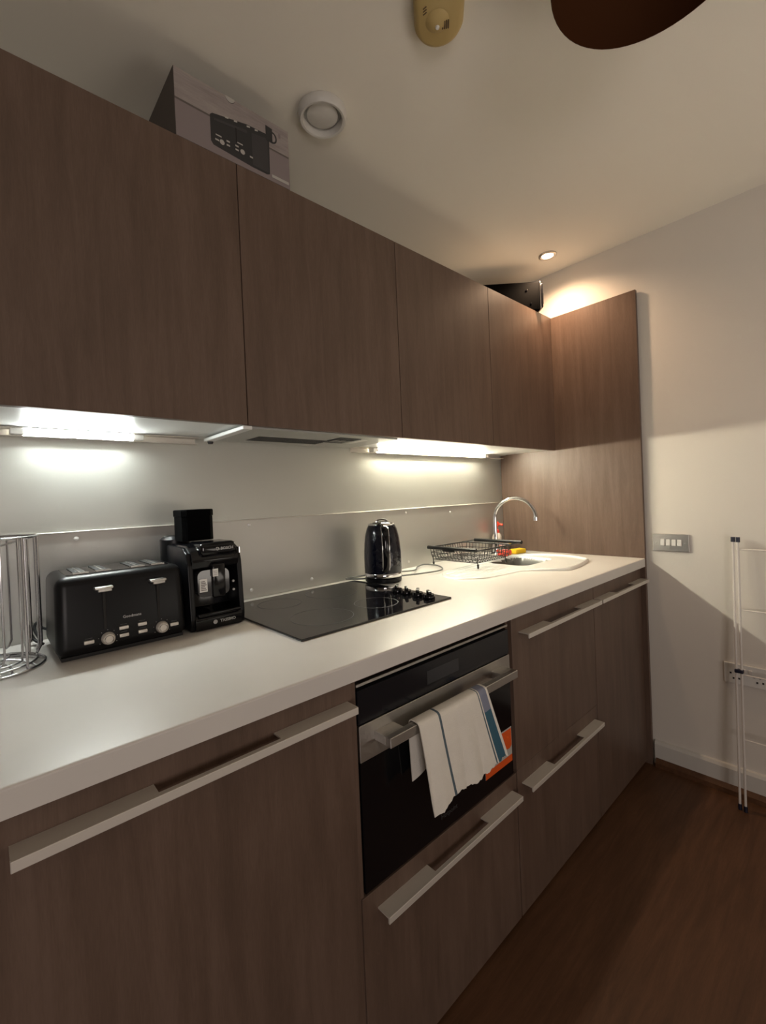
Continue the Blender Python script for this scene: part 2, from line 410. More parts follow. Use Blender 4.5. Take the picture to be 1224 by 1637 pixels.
# ---------------------------------------------------------------- oven
t = thing('oven', 'built-in black glass oven with brushed steel handle below the worktop', 'oven', (-1.389, -.4, .45))
b = B(); bx(b, -1.668, -1.110, YD+.021, -.06, .452, .888); obj('body', b, M['dark_gap'], t)
b = B(); bx(b, -1.674, -1.106, YD+.002, YD+.022, .8815, .888, .0008, 1); obj('top_trim', b, M['steel'], t)
b = B(); bx(b, -1.673, -1.107, YD+.001, YD+.020, .803, .8745, .001, 1); cp = obj('control_panel', b, M['glass_panel'], t)
b = B(); bx(b, -1.46, -1.34, YD+.0004, YD+.001, .822, .854); o = obj('display', b, plain('dim_display', (.03, .032, .036), .2), cp)
b = B(); bx(b, -1.673, -1.107, YD, YD+.020, .451, .7235, .001, 1); dr = obj('door', b, M['glass_door'], t)
b = B(); bx(b, -1.673, -1.107, YD-.001, YD+.020, .7245, .8010, .001, 1); o = obj('steel_band', b, M['steel'], t)
b = B()
HX0, HX1 = -1.632, -1.146
bx(b, HX0, HX1, -.762, -.744, .758, .779, .0012, 1)
for p, q in ((HX0, HX0+.055), (HX1-.055, HX1)): bx(b, p, q, -.745, YD-.0005, .7585, .7785, .001, 1)
hd = obj('handle', b, M['steel'], t)
text('logo', 'Hotpoint', .017, plain('faint_logo', (.05, .05, .05), .4), dr, (-1.40, YD-.0003, .487), (1, 0, 0), (0, 0, 1), label='faint grey maker lettering', ext=.0002)
b = B(); bx(b, -1.245, -1.112, YD-.0006, YD-.0001, .492, .592); st = obj('energy_sticker', b, M['card_white'], dr); st['label'] = 'white and orange sticker on the oven glass'


def sticker_piece(x0, x1, z0, z1, mat, nm):
    b = B(); bx(b, x0, x1, YD-.0011, YD-.0006, z0, z1); o = obj(nm, b, mat, dr); return o
sticker_piece(-1.2445, -1.1125, .4925, .512, M['orange'], 'orange_band')
b = B(); prism(b, [(-1.18, .540), (-1.125, .532), (-1.114, .538), (-1.114, .588), (-1.20, .588)], 'XZ', YD-.0011, YD-.0006); obj('orange_patch', b, M['orange'], dr)

# ---------------------------------------------------------------- towel over the oven handle
def towel():
    bm = bmesh.new(); NU, NV = 72, 60
    prof = []
    # path over the bar in (y, z): back bottom -> up -> over -> down front
    path = [(-.727, .635), (-.729, .70), (-.733, .765), (-.740, .7825), (-.753, .7842), (-.766, .781), (-.771, .765), (-.776, .72), (-.781, .66), (-.786, .597)]
    P = smooth([(0, y, z) for y, z in path], 12)
    L = [0]
    for a, c in zip(P, P[1:]): L.append(L[-1]+(c-a).length)
    def pt(s):
        s *= L[-1]
        for i in range(len(P)-1):
            if s <= L[i+1]: return P[i].lerp(P[i+1], (s-L[i])/(L[i+1]-L[i]+1e-9))
        return P[-1]
    V = []
    for j in range(NV+1):
        v = j/NV; row = []; p = pt(v)
        front = max(0, (v-.5)/.5); back = max(0, (.42-v)/.42)
        for i in range(NU+1):
            u = i/NU
            xl = -1.553+.018*front**1.5+.0*back; xr = -1.302+.048*front**1.2-.0*back
            xr2 = -1.302-.02*back; xl2 = -1.553+.012*back
            x = (xl2+(xr2-xl2)*u) if back > 0 else xl+(xr-xl)*u
            fold = (.0045*math.sin(u*9+1.2+v*2)+.0028*math.sin(u*21+v*3))*front
            fold += .006*math.sin(math.pi*min(1, max(0, (u-.8)/.2)))*front
            fb = .003*math.sin(u*17)*back
            z = p.z; y = p.y-.003-abs(fold)*1.2 if front > 0 else p.y-fb*.6+0*.003
            if front > 0: y = p.y-abs(fold)*1.3
            z += (-.018*(1-u)**3+.012*math.sin(u*7)*.4+.002*math.sin(u*61)+.0018*random.uniform(-1, 1)*(1 if v > .97 else 0))*front**2
            z += (.05*u*back**2*0+.010*math.sin(u*5)*back**2)
            row.append(bm.verts.new((x, y, z)))
        V.append(row)
    for j in range(NV):
        for i in range(NU):
            f = bm.faces.new((V[j][i], V[j][i+1], V[j+1][i+1], V[j+1][i])); u = (i+.5)/NU; v = (j+.5)/NV
            f.material_index = 0
            if abs(u-.262) < .011 or abs(u-.835) < .008: f.material_index = 1
            elif .862 < u < .975: f.material_index = 2 if v > .63 or v < .3 else 3
    bmesh.ops.recalc_face_normals(bm, faces=bm.faces[:])
    geo = bmesh.ops.solidify(bm, geom=bm.faces[:], thickness=.0022)
    o = obj('tea_towel', bm, None, loc=(-1.43, -.755, .78), shade=True, mats=[M['towel'], M['towel_stripe'], M['towel_blue'], M['towel_lilac']])
    tag(o, 'off-white towel with teal edge and thin dark stripes hanging over the oven handle', 'towel')
towel()

# ---------------------------------------------------------------- hob
t = thing('hob', 'black glass electric hob set on the worktop with four knobs', 'hob', (-1.42, -.3, WT))
b = B(); bx(b, -1.6956, -1.147, -.539, -.0562, WT+.0003, WT+.0055, .0015, 2); gl = obj('glass_top', b, M['glass_black'], t)
for cx, cy, r in ((-1.545, -.405, .088), (-1.545, -.17, .068), (-1.345, -.17, .088), (-1.345, -.405, .068)):
    b = B(); n = 48
    for rr in (r, r*.985): pass
    A = [b.verts.new((cx+r*math.cos(2*math.pi*k/n), cy+r*math.sin(2*math.pi*k/n), WT+.0058)) for k in range(n)]
    A2 = [b.verts.new((cx+(r-.0018)*math.cos(2*math.pi*k/n), cy+(r-.0018)*math.sin(2*math.pi*k/n), WT+.0058)) for k in range(n)]
    for k in range(n): b.faces.new((A[k], A[(k+1) % n], A2[(k+1) % n], A2[k]))
    obj('cooking_ring', b, M['ring_print'], t)
for k, y in enumerate((-.352, -.396, -.447, -.495)):
    b = B(); lathe(b, [(0, WT+.006), (.0185, WT+.006), (.0195, WT+.009), (.0175, WT+.016), (.0165, WT+.019), (0, WT+.019)], (-1.203, y, 0), 24)
    bx(b, -1.220, -1.186, y-.0055, y+.0055, WT+.0185, WT+.030, .003, 2, rot=(R((35, 50, 40, 55)[k]), 'Z'))
    obj('knob', b, M['black_gloss'], t, shade=True)

# ---------------------------------------------------------------- sink
def sink():
    t = thing('sink', 'white inset sink with drainer at the right end of the worktop', 'sink', (-.5, -.4, WT))
    bm = bmesh.new(); NX, NY = 200, 110
    cx, hx = -.505, .385
    V = []
    def height(x, y, e):
        z = WT+.0005
        s = min(1, e/.010); q = min(1, max(0, (x+.62)/.16)); q = q*q*(3-2*q); z += (.0045+.0075*q)*math.sin(s*math.pi/2)           # raised rim
        if e > .018: z -= .0065*q*min(1, (e-.018)/.012)                 # recessed deck
        # bowl
        qx, qy = abs(x+.375)-.085, abs(y+.325)-.055
        d = math.hypot(max(qx, 0), max(qy, 0))-.05
        if d < 0:
            w = min(1, -d/.05); z -= .12*w*w*(3-2*w)
        # drainer grooves
        if x < -.58 and e > .03:
            gq = (y+.330)/.034; fr = abs(gq-round(gq)); z -= .0036*max(0, 1-fr/.22)*min(1, (-.58-x)/.05)
        return z
    for j in range(NY+1):
        row = []
        for i in range(NX+1):
            a, c = 2*i/NX-1, 2*j/NY-1
            # squircle map
            k = .75
            X = a*math.sqrt(max(0, 1-k*c*c/2)); Y = c*math.sqrt(max(0, 1-k*a*a/2))
            x = cx+hx*X
            q = min(1, max(0, (x+.62)/.16)); yf = -.465-.145*q*q*(3-2*q); hy = (-.195-yf)/2; y = (-.195+yf)/2+hy*Y
            e = min((1-abs(a))*hx, (1-abs(c))*hy)
            row.append(bm.verts.new((x, y, height(x, y, e))))
        V.append(row)
    for j in range(NY):
        for i in range(NX):
            f = bm.faces.new((V[j][i], V[j][i+1], V[j+1][i+1], V[j+1][i]))
            if sum(v.co.z for v in f.verts)/4 < WT-.002: f.material_index = 1
    o = obj('basin', bm, None, t, shade=True, mats=[M['ceramic'], M['basin']])
    b = B(); lathe(b, [(0, .834), (.025, .834), (.030, .8365), (.033, .834)], (-.375, -.325, 0), 20); obj('drain', b, M['chrome'], t, shade=True)
sink()

# ---------------------------------------------------------------- tap
t = thing('tap', 'chrome swan-neck tap rising behind the sink', 'tap', (-.20, -.085, WT))
b = B(); lathe(b, [(0, WT+.0005), (.026, WT+.0005), (.026, WT+.006), (.019, WT+.012), (.017, WT+.065), (.013, WT+.075), (0, WT+.075)], (-.205, -.085, 0), 24); obj('base', b, M['chrome'], t, shade=True)
pts = [(-.205, -.085, WT+.07), (-.205, -.085, 1.06)]
for k in range(0, 17):
    a = R(180-k*168/16); c = -.205, -.085
    rr = .105; dx, dy = .30, -.954
    h = rr+rr*math.cos(a)
    pts.append((c[0]+dx*h, c[1]+dy*h, 1.135+rr*math.sin(a)))
pts.append((pts[-1][0]-.002, pts[-1][1]-.002, pts[-1][2]-.018))
b = B(); tube(b, pts, .0095, 14); obj('spout', b, M['chrome'], t, shade=True)
b = B(); lathe(b, [(0, 0), (.0115, 0), (.0115, .018), (0, .018)], (pts[-1][0], pts[-1][1], pts[-1][2]-.016), 16); obj('nozzle', b, M['chrome'], t, shade=True)
b = B(); tube(b, [(-.205, -.085, WT+.045), (-.175, -.115, WT+.052), (-.135, -.15, WT+.062)], [.011, .008, .0065], 12); obj('lever', b, M['chrome'], t, shade=True)

# ---------------------------------------------------------------- bottle and sponges by the tap
t = thing('pump_bottle', 'soap bottle with a red pump top behind the tap', 'bottle', (-.125, -.04, WT))
b = B(); lathe(b, [(0, WT+.0005), (.024, WT+.0005), (.027, WT+.01), (.027, WT+.085), (.020, WT+.10), (.011, WT+.107), (0, WT+.107)], (-.13, -.045, 0), 20); obj('bottle_body', b, M['clear_liquid'], t, shade=True)
b = B(); lathe(b, [(0, WT+.107), (.013, WT+.107), (.013, WT+.122), (.006, WT+.125), (.006, WT+.14), (.012, WT+.142), (.014, WT+.160), (.008, WT+.168), (0, WT+.168)], (-.13, -.045, 0), 16)
tube(b, [(-.13, -.045, WT+.155), (-.13, -.082, WT+.151)], .0055, 8); obj('pump', b, M['red'], t, shade=True)
b = B(); bx(b, -.275, -.195, -.180, -.130, WT+.0008, WT+.028, .008, 3, rot=(R(12), 'Z'))
tag(obj('sponge', b, M['red_sponge'], loc=(-.235, -.155, WT), shade=True), 'red sponge at the sink edge below the tap', 'sponge', 'sponges by the sink')
b = B(); bx(b, -.165, -.085, -.188, -.140, WT+.0008, WT+.025, .006, 3, rot=(R(-10), 'Z'))
tag(obj('sponge', b, M['yellow'], loc=(-.125, -.165, WT), shade=True), 'yellow sponge right of the red sponge by the tap', 'sponge', 'sponges by the sink')

# ---------------------------------------------------------------- drying rack
def rack():
    t = thing('dish_rack', 'black wire dish drying rack on the worktop between kettle and tap', 'dish rack', (-.53, -.17, WT))
    x0, x1, y0, y1 = -.690, -.415, -.315, -.035; zt, zb = 1.030, .975
    b = B(); r = .0016
    def rr(x0, x1, y0, y1, z, rad=.03):
        return [(x, y, z) for x, y in rrect(x0, x1, y0, y1, rad, 5)]
    i = .018
    tube(b, rr(x0+.004, x1-.004, y0+.004, y1-.004, zt-.022), r, 6, closed=True)
    tube(b, rr(x0+i, x1-i, y0+i, y1-i, zb), r, 6, closed=True)
    tube(b, rr(x0+.008, x1-.008, y0+.008, y1-.008, zt-.04), r, 6, closed=True)
    n = 15
    for k in range(1, n):
        x = x0+(x1-x0)*k/n
        tube(b, [(x, y0, zt), (x, y0+.006, zb+.02), (x, y0+i, zb), (x, y1-i, zb), (x, y1-.006, zb+.02), (x, y1, zt)], r*.8, 6)
    for k in range(1, n):
        y = y0+(y1-y0)*k/n
        if k % 2 == 0: tube(b, [(x0, y, zt), (x0+.006, y, zb+.02), (x0+i, y, zb), (x1-i, y, zb), (x1-.006, y, zb+.02), (x1, y, zt)], r*.8, 6)
        else:
            for s, e in ((x0, 1), (x1, -1)): tube(b, [(s, y, zt), (s+e*.006, y, zb+.02), (s+e*i, y, zb)], r*.8, 6)
    o = obj('wire_basket', b, M['black_matt'], t, shade=True)
    b = B(); tube(b, rr(x0, x1, y0, y1, zt), .0032, 8, closed=True); obj('rim', b, M['black_matt'], t, shade=True)
    # sliding arms reaching over the sink
    for y in (y0+.006, y1-.006):
        b = B(); tube(b, [(x1-.02, y, zt+.002), (x1+.085, y, zt+.002)], .0028, 8)
        obj('sliding_arm', b, M['black_matt'], t, shade=True)
    for xx in (x0-.002, x1+.085):
        b = B()
        tube(b, [(xx, y0+.005, zt+.002), (xx, y1-.005, zt+.002)], .0085, 12); obj('grip', b, M['black_satin'], t, shade=True)
    b = B(); bx(b, x0-.011, x0-.005, -.20, -.13, zt-.012, zt+.002, .003, 2); obj('thumb_rest', b, M['black_satin'], t, shade=True)
    for (x, y) in ((x0+.012, y0+.012), (x1-.05, y0+.012), (x0+.012, y1-.02), (x1-.05, y1-.02)):
        up = .0075 if x > -.80 and y < -.22 else .0005
        b = B(); tube(b, [(x, y, zt-.03), (x, y-.002, zb-.004), (x, y-.003, WT+.013+up)], .0022, 8)
        f = obj('leg', b, M['black_matt'], t, shade=True)
        b = B(); tube(b, [(x, y-.003, WT+.018+up), (x, y-.003, WT+up)], [.0050, .0036], 10); obj('rubber_foot', b, M['black_matt'], f, shade=True)
rack()

# ---------------------------------------------------------------- kettle
def kettle():
    cx, cy = -1.072, -.142
    t = thing('kettle', 'glossy black electric kettle with chrome band standing beside the hob', 'kettle', (cx, cy, WT))
    z = WT+.0008
    b = B(); lathe(b, [(0, z), (.066, z), (.071, z+.004), (.071, z+.016), (.066, z+.020), (0, z+.020)], (cx, cy, 0), 40); obj('power_base', b, M['black_satin'], t, shade=True)
    b = B(); lathe(b, [(.0, z+.021), (.0725, z+.021), (.0735, z+.024), (.0732, z+.034), (.0722, z+.036), (0, z+.036)], (cx, cy, 0), 40); obj('chrome_band', b, M['chrome'], t, shade=True)
    prof = [(0, z+.0362), (.0722, z+.0362), (.0728, z+.06), (.0722, z+.11), (.0695, z+.15), (.0655, z+.18), (.059, z+.205), (.052, z+.220), (0, z+.222)]
    b = B(); lathe(b, prof, (cx, cy, 0), 48); obj('body', b, M['black_tex'], t, shade=True)
    b = B(); lathe(b, [(.0525, z+.2195), (.0535, z+.222), (.051, z+.226), (.044, z+.2265), (.044, z+.222)], (cx, cy, 0), 40); obj('chrome_collar', b, M['chrome'], t, shade=True)
    b = B(); lathe(b, [(0, z+.234), (.020, z+.233), (.036, z+.229), (.044, z+.2225), (0, z+.2225)], (cx, cy, 0), 32); ld = obj('lid', b, M['black_gloss'], t, shade=True)
    # handle faces the camera
    d = Vector((-.57, -.82, 0)).normalized(); side = Vector((-d.y, d.x, 0))
    def Q(h, zz): return Vector((cx, cy, 0))+d*h+Vector((0, 0, zz))
    pts = smooth([Q(.050, z+.214), Q(.072, z+.214), Q(.093, z+.200), Q(.102, z+.165), Q(.102, z+.115), Q(.096, z+.075), Q(.082, z+.055), Q(.070, z+.050)], 5)
    b = B(); rings = []
    n = 12
    for i, p in enumerate(pts):
        tt = (pts[min(i+1, len(pts)-1)]-pts[max(i-1, 0)]).normalized(); w = side.cross(tt)
        f = i/(len(pts)-1); hw = .015-.004*abs(f-.4)
        rings.append([b.verts.new(p+side*hw*math.cos(2*math.pi*k/n)+w*.009*math.sin(2*math.pi*k/n)) for k in range(n)])
    for a, c in zip(rings, rings[1:]):
        for k in range(n): b.faces.new((a[k], a[(k+1) % n], c[(k+1) % n], c[k]))
    b.faces.new(rings[0][::-1]); b.faces.new(rings[-1]); bmesh.ops.recalc_face_normals(b, faces=b.faces[:])
    hk = obj('handle', b, M['black_gloss'], t, shade=True)
    for sg in (-1, 1):
        b = B(); tube(b, [p+side*sg*.0125+d*.003 for p in pts[3:-4]], .0022, 8); obj('chrome_line', b, M['chrome'], hk, shade=True)
    # spout on the far side
    b = B(); s = -d
    tube(b, [Vector((cx, cy, z+.185))+s*.048, Vector((cx, cy, z+.212))+s*.068], [.022, .015], 12); obj('spout', b, M['black_gloss'], t, shade=True)
    b = B(); c = Vector((cx, cy, 0))+d*.012
    pp = [c+side*(.022*math.cos(a))+Vector((0, 0, z+.231+.011*math.sin(a))) for a in [math.pi*k/10 for k in range(11)]]
    tube(b, pp, .0035, 8); obj('lid_handle', b, M['chrome'], ld, shade=True)
    cz = WT+.0095
    pts = smooth([(cx-.06, cy+.04, cz+.004), (-1.155, -.045, cz), (-1.165, -.022, cz), (-1.13, -.016, cz), (-1.04, -.03, cz), (-.96, -.06, cz), (-.87, -.11, cz), (-.79, -.06, cz), (-.72, -.04, cz), (-.715, -.115, cz), (-.79, -.20, cz), (-.90, -.19, cz), (-.995, -.155, cz)], 8)
    b = B(); tube(b, pts, .0033, 8); obj('power_cord', b, M['cable_grey'], t, shade=True)
kettle()

# ---------------------------------------------------------------- toaster
def toaster():
    x0, x1, y0, y1 = -2.130, -1.858, -.268, -.055; z0, z1 = WT+.006, 1.128
    t = thing('toaster', 'matt black four-slice toaster with silver knobs and buttons on the worktop', 'toaster', ((x0+x1)/2, (y0+y1)/2, WT))
    b = B()
    vs = bx(b, x0, x1, y0, y1, z0, z1, .022, 5)
    for v in b.verts:                      # slight taper towards the top
        f = (v.co.z-z0)/(z1-z0)
        if v.co.y < (y0+y1)/2: v.co.y += .010*f
        else: v.co.y -= .006*f
        if v.co.x < (x0+x1)/2: v.co.x += .004*f
        else: v.co.x -= .004*f
    obj('body', b, M['black_satin'], t, shade=True)
    b = B(); prism(b, rrect(x0+.028, x1-.028, y0+.035, y1-.028, .012), 'XY', z1-.001, z1+.0012); deck = obj('top_deck', b, M['black_gloss'], t)
    for xx in (x0+.045, x0+.090, x1-.110, x1-.065):
        b = B(); bx(b, xx, xx+.024, y0+.045, y1-.038, z1+.0010, z1+.0026); obj('bread_slot', b, M['dark_gap'], deck)
        b = B()
        bx(b, xx-.003, xx+.027, y0+.042, y0+.045, z1+.0008, z1+.004); bx(b, xx-.003, xx+.027, y0+.060, y0+.062, z1+.002, z1+.0035)
        bx(b, xx+.011, xx+.013, y0+.046, y1-.04, z1+.002, z1+.0035); obj('slot_guide', b, M['steel'], deck)
    b = B(); bx(b, x0+.01, x1-.01, y0+.012, y1-.012, WT+.0005, z0+.002); obj('foot_frame', b, M['black_matt'], t)
    def yf(z): return y0+.010*(z-z0)/(z1-z0)
    for xl, xk, sgn in ((-2.037, -2.033, -1), (-1.924, -1.919, 1)):
        b = B(); bx(b, xl-.0028, xl+.0028, yf(1.05)-.003, yf(1.05)+.004, 1.002, 1.090, .0006, 1); obj('lever_slot', b, M['dark_gap'], t)
        b = B(); bx(b, xl-.019, xl+.017, yf(1.1)-.020, yf(1.1)+.002, 1.0945, 1.1005, .002, 2); bx(b, xl-.013, xl+.015, yf(1.1)-.017, yf(1.1)-.012, 1.088, 1.0955, .0015, 1); obj('lever', b, M['steel'], t, shade=True)
        zk = .981; b = B(); yy = yf(zk)
        lathe(b, [(0, -.013), (.0105, -.0125), (.0125, -.010), (.0140, -.002), (.0140, .001), (0, .001)], (xk, yy, zk), 28, 'Y'); kb = obj('browning_knob', b, M['alu'], t, shade=True)
        b = B(); lathe(b, [(.0075, -.0134), (.0085, -.0140), (.0095, -.0130), (.0075, -.0128)], (xk, yy, zk), 24, 'Y'); obj('knob_ring', b, M['chrome'], kb, shade=True)
        for a in range(-120, 121, 40):
            ax, az = xk+.019*math.sin(R(a)), zk+.019*math.cos(R(a))
            b = B(); bx(b, ax-.0006, ax+.0006, yf(az)-.0004, yf(az)+.002, az-.0006, az+.0006); obj('dial_mark', b, M['dull_print'], t)
    for x, z in ((-2.070, .981), (-2.001, .998), (-2.001, .981), (-1.962, .998), (-1.962, .981), (-1.891, .982)):
        b = B(); bx(b, x-.0095, x+.0095, yf(z)-.0045, yf(z)+.002, z-.0038, z+.0038, .0012, 2); obj('button', b, M['alu'], t, shade=True)
        b = B(); bx(b, x-.0065, x+.0065, yf(z)-.0006, yf(z)+.002, z+.0072, z+.0084); obj('button_print', b, plain('dim_print', (.07, .07, .07), .6), t)
    text('brand_lettering', 'Goodmans', .0088, M['dull_print'], t, (-1.982, yf(1.022)-.0006, 1.022), (1, 0, 0), (0, 0, 1), label='small grey lettering', bold=.0001)
    # cord behind, at the left
    b = B(); tube(b, smooth([(x0+.03, y1+.004, .97), (x0-.004, y1+.012, .985), (x0-.014, y1+.015, 1.0), (x0-.020, y1+.008, .985), (x0-.010, y1-.005, WT+.012), (x0-.018, y1+.005, WT+.010), (x0-.026, y1+.012, .972), (x0-.032, y1+.018, .997), (x0-.036, y1+.014, .987), (x0-.022, y1+.002, WT+.016), (x0-.006, y1-.02, WT+.006)], 7), .0034, 8)
    obj('power_cord', b, M['black_matt'], t, shade=True)
toaster()

# ---------------------------------------------------------------- coffee machine
def coffee():
    x0, x1, y0, y1 = -1.848, -1.702, -.262, -.045; zt = 1.168
    t = thing('coffee_machine', 'black pod coffee machine standing between the toaster and the hob', 'coffee machine', ((x0+x1)/2, -.15, WT))
    z = WT+.0008
    # side profile body (y, z): C shape with brewing recess
    b = B()
    prof = [(y1, z), (y1, zt-.02), (y1-.02, zt), (y0+.045, zt), (y0+.015, zt-.014), (y0+.004, zt-.040), (y0+.010, zt-.062), (y0+.085, zt-.075), (y0+.085, z+.045), (y0+.004, z+.040), (y0-.004, z+.030), (y0-.002, z)]
    prism(b, prof, 'YZ', x0+.010, x1-.010)
    bmesh.ops.bevel(b, geom=b.edges[:], offset=.004, segments=2, profile=.5, affect='EDGES')
    obj('body', b, M['black_gloss'], t, shade=True)
    # side cheeks, full depth
    for p, q in ((x0, x0+.014), (x1-.014, x1)):
        b = B(); sp = [(y1, z), (y1, zt-.03), (y1-.03, zt-.004), (y0+.05, zt-.006), (y0+.020, zt-.020), (y0+.010, zt-.05), (y0+.002, z+.03), (y0+.006, z)]
        prism(b, sp, 'YZ', p, q); bmesh.ops.bevel(b, geom=b.edges[:], offset=.003, segments=2, profile=.5, affect='EDGES')
        obj('side_panel', b, M['black_satin'], t, shade=True)
    # chrome-lit hinge lid on top
    b = B(); bx(b, x0+.030, x1-.018, y0-.004, y0+.10, zt-.030, zt+.006, .012, 4); obj('brew_lid', b, M['black_gloss'], t, shade=True)
    # drip tray and panel behind
    b = B(); bx(b, x0+.016, x1-.016, y0-.010, y0+.080, z+.036, z+.046, .003, 2); obj('drip_tray', b, M['black_gloss'], t, shade=True)
    # clear front brew window hanging below the head
    b = B(); prism(b, rrect(x0+.022, x1-.040, z+.085, zt-.066, .016), 'XZ', y0+.004, y0+.030); tw = obj('cup_screen', b, M['smoke'], t)
    b = B(); bx(b, x0+.058, x1-.052, y0-.004, y0+.012, z+.08, zt-.050, .006, 3); obj('spout_block', b, M['black_gloss'], t, shade=True)
    b = B(); bx(b, x0+.026, x0+.046, y0+.0025, y0+.0038, 1.046, 1.080); lb = obj('label_sticker', b, M['white_plastic'], tw); lb['label'] = 'white printed sticker'
    b = B()
    for k in range(6): bx(b, x0+.029, x0+.0435-.002*(k % 3), y0+.0018, y0+.0026, 1.050+k*.0045, 1.052+k*.0045)
    obj('sticker_print', b, M['card_line'], lb) if False else obj('sticker_print', b, M['card_line'], tw)
    b = B(); bx(b, x0+.0585, x0+.073, y0-.0052, y0-.0040, 1.084, 1.104); obj('label_sticker', b, M['white_plastic'], tw)
    b = B()
    for k in range(3): bx(b, x0+.0605, x0+.070, y0-.0060, y0-.0051, 1.088+k*.0045, 1.0895+k*.0045)
    obj('sticker_print', b, M['dull_print'], tw)
    for dz in (.115, .092):
        b = B(); lathe(b, [(0, -.003), (.003, -.003), (.0035, 0), (0, 0)], (x1-.026, y0+.012, z+dz), 12, 'Y'); obj('status_light', b, M['dull_print'], t, shade=True)
    # lettering
    text('brand_lettering', 'BOSCH', .0105, M['dull_print'], t, (x1-.046, y0-.0045, zt-.012), (1, 0, 0), (0, 0, 1), label='grey maker lettering', bold=.0002)
    b = B(); lathe(b, [(.0030, -.001), (.0044, -.001), (.0044, 0), (.0030, 0)], (x1-.072, y0-.0042, zt-.012), 20, 'Y'); obj('emblem', b, M['dull_print'], t)
    text('brand_lettering', 'TASSIMO', .0105, M['dull_print'], t, (x1-.052, y0-.0055, z+.018), (1, 0, 0), (0, 0, 1), label='grey product lettering', bold=.0002)
    b = B(); lathe(b, [(0, -.001), (.0055, -.001), (.0055, 0), (0, 0)], (x1-.086, y0-.0045, z+.018), 20, 'Y'); obj('emblem', b, M['dull_print'], t)
    b = B(); bx(b, x1-.013, x1-.009, y0-.004, y0+.01, zt-.030, zt-.012, .001, 1); obj('chrome_clip', b, M['chrome'], t)
    # rounded water tank at the rear left
    b = B(); tube(b, [(x0+.030, y1-.018, z+.01), (x0+.030, y1-.018, zt+.010), (x0+.030, y1-.018, zt+.019)], [.040, .040, .030], 24); obj('water_tank', b, M['black_satin'], t, shade=True)
    # canister
    c = thing('storage_canister', 'square black tin with lid standing on the coffee machine', 'canister', (-1.785, -.115, zt+.005))
    cx0, cx1, cy0, cy1 = -1.828, -1.742, -.172, -.086
    b = B(); prism(b, [(cx0+.012, cy0), (cx1-.012, cy0), (cx1, cy0+.012), (cx1, cy1-.012), (cx1-.012, cy1), (cx0+.012, cy1), (cx0, cy1-.012), (cx0, cy0+.012)], 'XY', zt+.0072, 1.243)
    obj('tin_body', b, M['speaker_black'], c)
    b = B(); e = .0015
    prism(b, [(cx0+.012-e, cy0-e), (cx1-.012+e, cy0-e), (cx1+e, cy0+.012-e), (cx1+e, cy1-.012+e), (cx1-.012+e, cy1+e), (cx0+.012-e, cy1+e), (cx0-e, cy1-.012+e), (cx0-e, cy0+.012-e)], 'XY', 1.2435, 1.262)
    bmesh.ops.bevel(b, geom=[ed for ed in b.edges if all(v.co.z > 1.26 for v in ed.verts)], offset=.003, segments=2, profile=.5, affect='EDGES')
    obj('tin_lid', b, M['speaker_black'], c)
coffee()

# ---------------------------------------------------------------- chrome pod tower
def tower():
    cx, cy = -2.234, -.190; r = .088
    t = thing('capsule_stand', 'tall chrome wire capsule stand at the left end of the worktop', 'capsule stand', (cx, cy, WT))
    def ring(rr, z, n=40, ph=0): return [(cx+rr*math.cos(2*math.pi*k/n+ph), cy+rr*math.sin(2*math.pi*k/n+ph), z) for k in range(n)]
    for nm, rr, z in (('base_ring', .092, WT+.003), ('base_ring', .060, WT+.014), ('base_ring', .078, WT+.010), ('base_ring', .03, WT+.022), ('top_ring', .088, 1.222)):
        b = B(); tube(b, ring(rr, z), .0024, 8, closed=True); obj(nm, b, M['chrome_wire'], t, shade=True)
    for k in range(12):
        a = 2*math.pi*k/12+.16; da = .085
        pts = []
        p = lambda aa, rr, z: (cx+rr*math.cos(aa), cy+rr*math.sin(aa), z)
        pts = [p(a-da, r, 1.222), p(a-da, r, .985), p(a-da*.6, r*.93, .972), p(a, r*.90, .968), p(a+da*.6, r*.93, .972), p(a+da, r, .985), p(a+da, r, 1.222)]
        b = B(); tube(b, pts, .0021, 8); obj('holder_wire', b, M['chrome_wire'], t, shade=True)
    for k in range(11):
        a = 2*math.pi*k/11+.4
        b = B(); tube(b, smooth([(cx+.025*math.cos(a), cy+.025*math.sin(a), WT+.022), (cx+.06*math.cos(a+.25), cy+.06*math.sin(a+.25), WT+.012), (cx+.091*math.cos(a+.1), cy+.091*math.sin(a+.1), WT+.004)], 6), .0022, 8)
        obj('base_spoke', b, M['chrome_wire'], t, shade=True)
    for k in range(4):
        a = 2*math.pi*k/4+.7
        b = B(); tube(b, [(cx+.088*math.cos(a), cy+.088*math.sin(a), WT+.004), (cx+.088*math.cos(a), cy+.088*math.sin(a), 1.222)], .0024, 8); obj('upright', b, M['chrome_wire'], t, shade=True)
    b = B(); tube(b, [(cx, cy, WT+.018), (cx, cy, 1.20)], .0045, 10); obj('centre_post', b, M['chrome_wire'], t, shade=True)
    b = B()
    for k in range(3):
        a = 2*math.pi*k/3
        tube(b, [(cx, cy, 1.198), (cx+.088*math.cos(a), cy+.088*math.sin(a), 1.222)], .0021, 8)
    obj('top_spoke', b, M['chrome_wire'], t, shade=True)
tower()

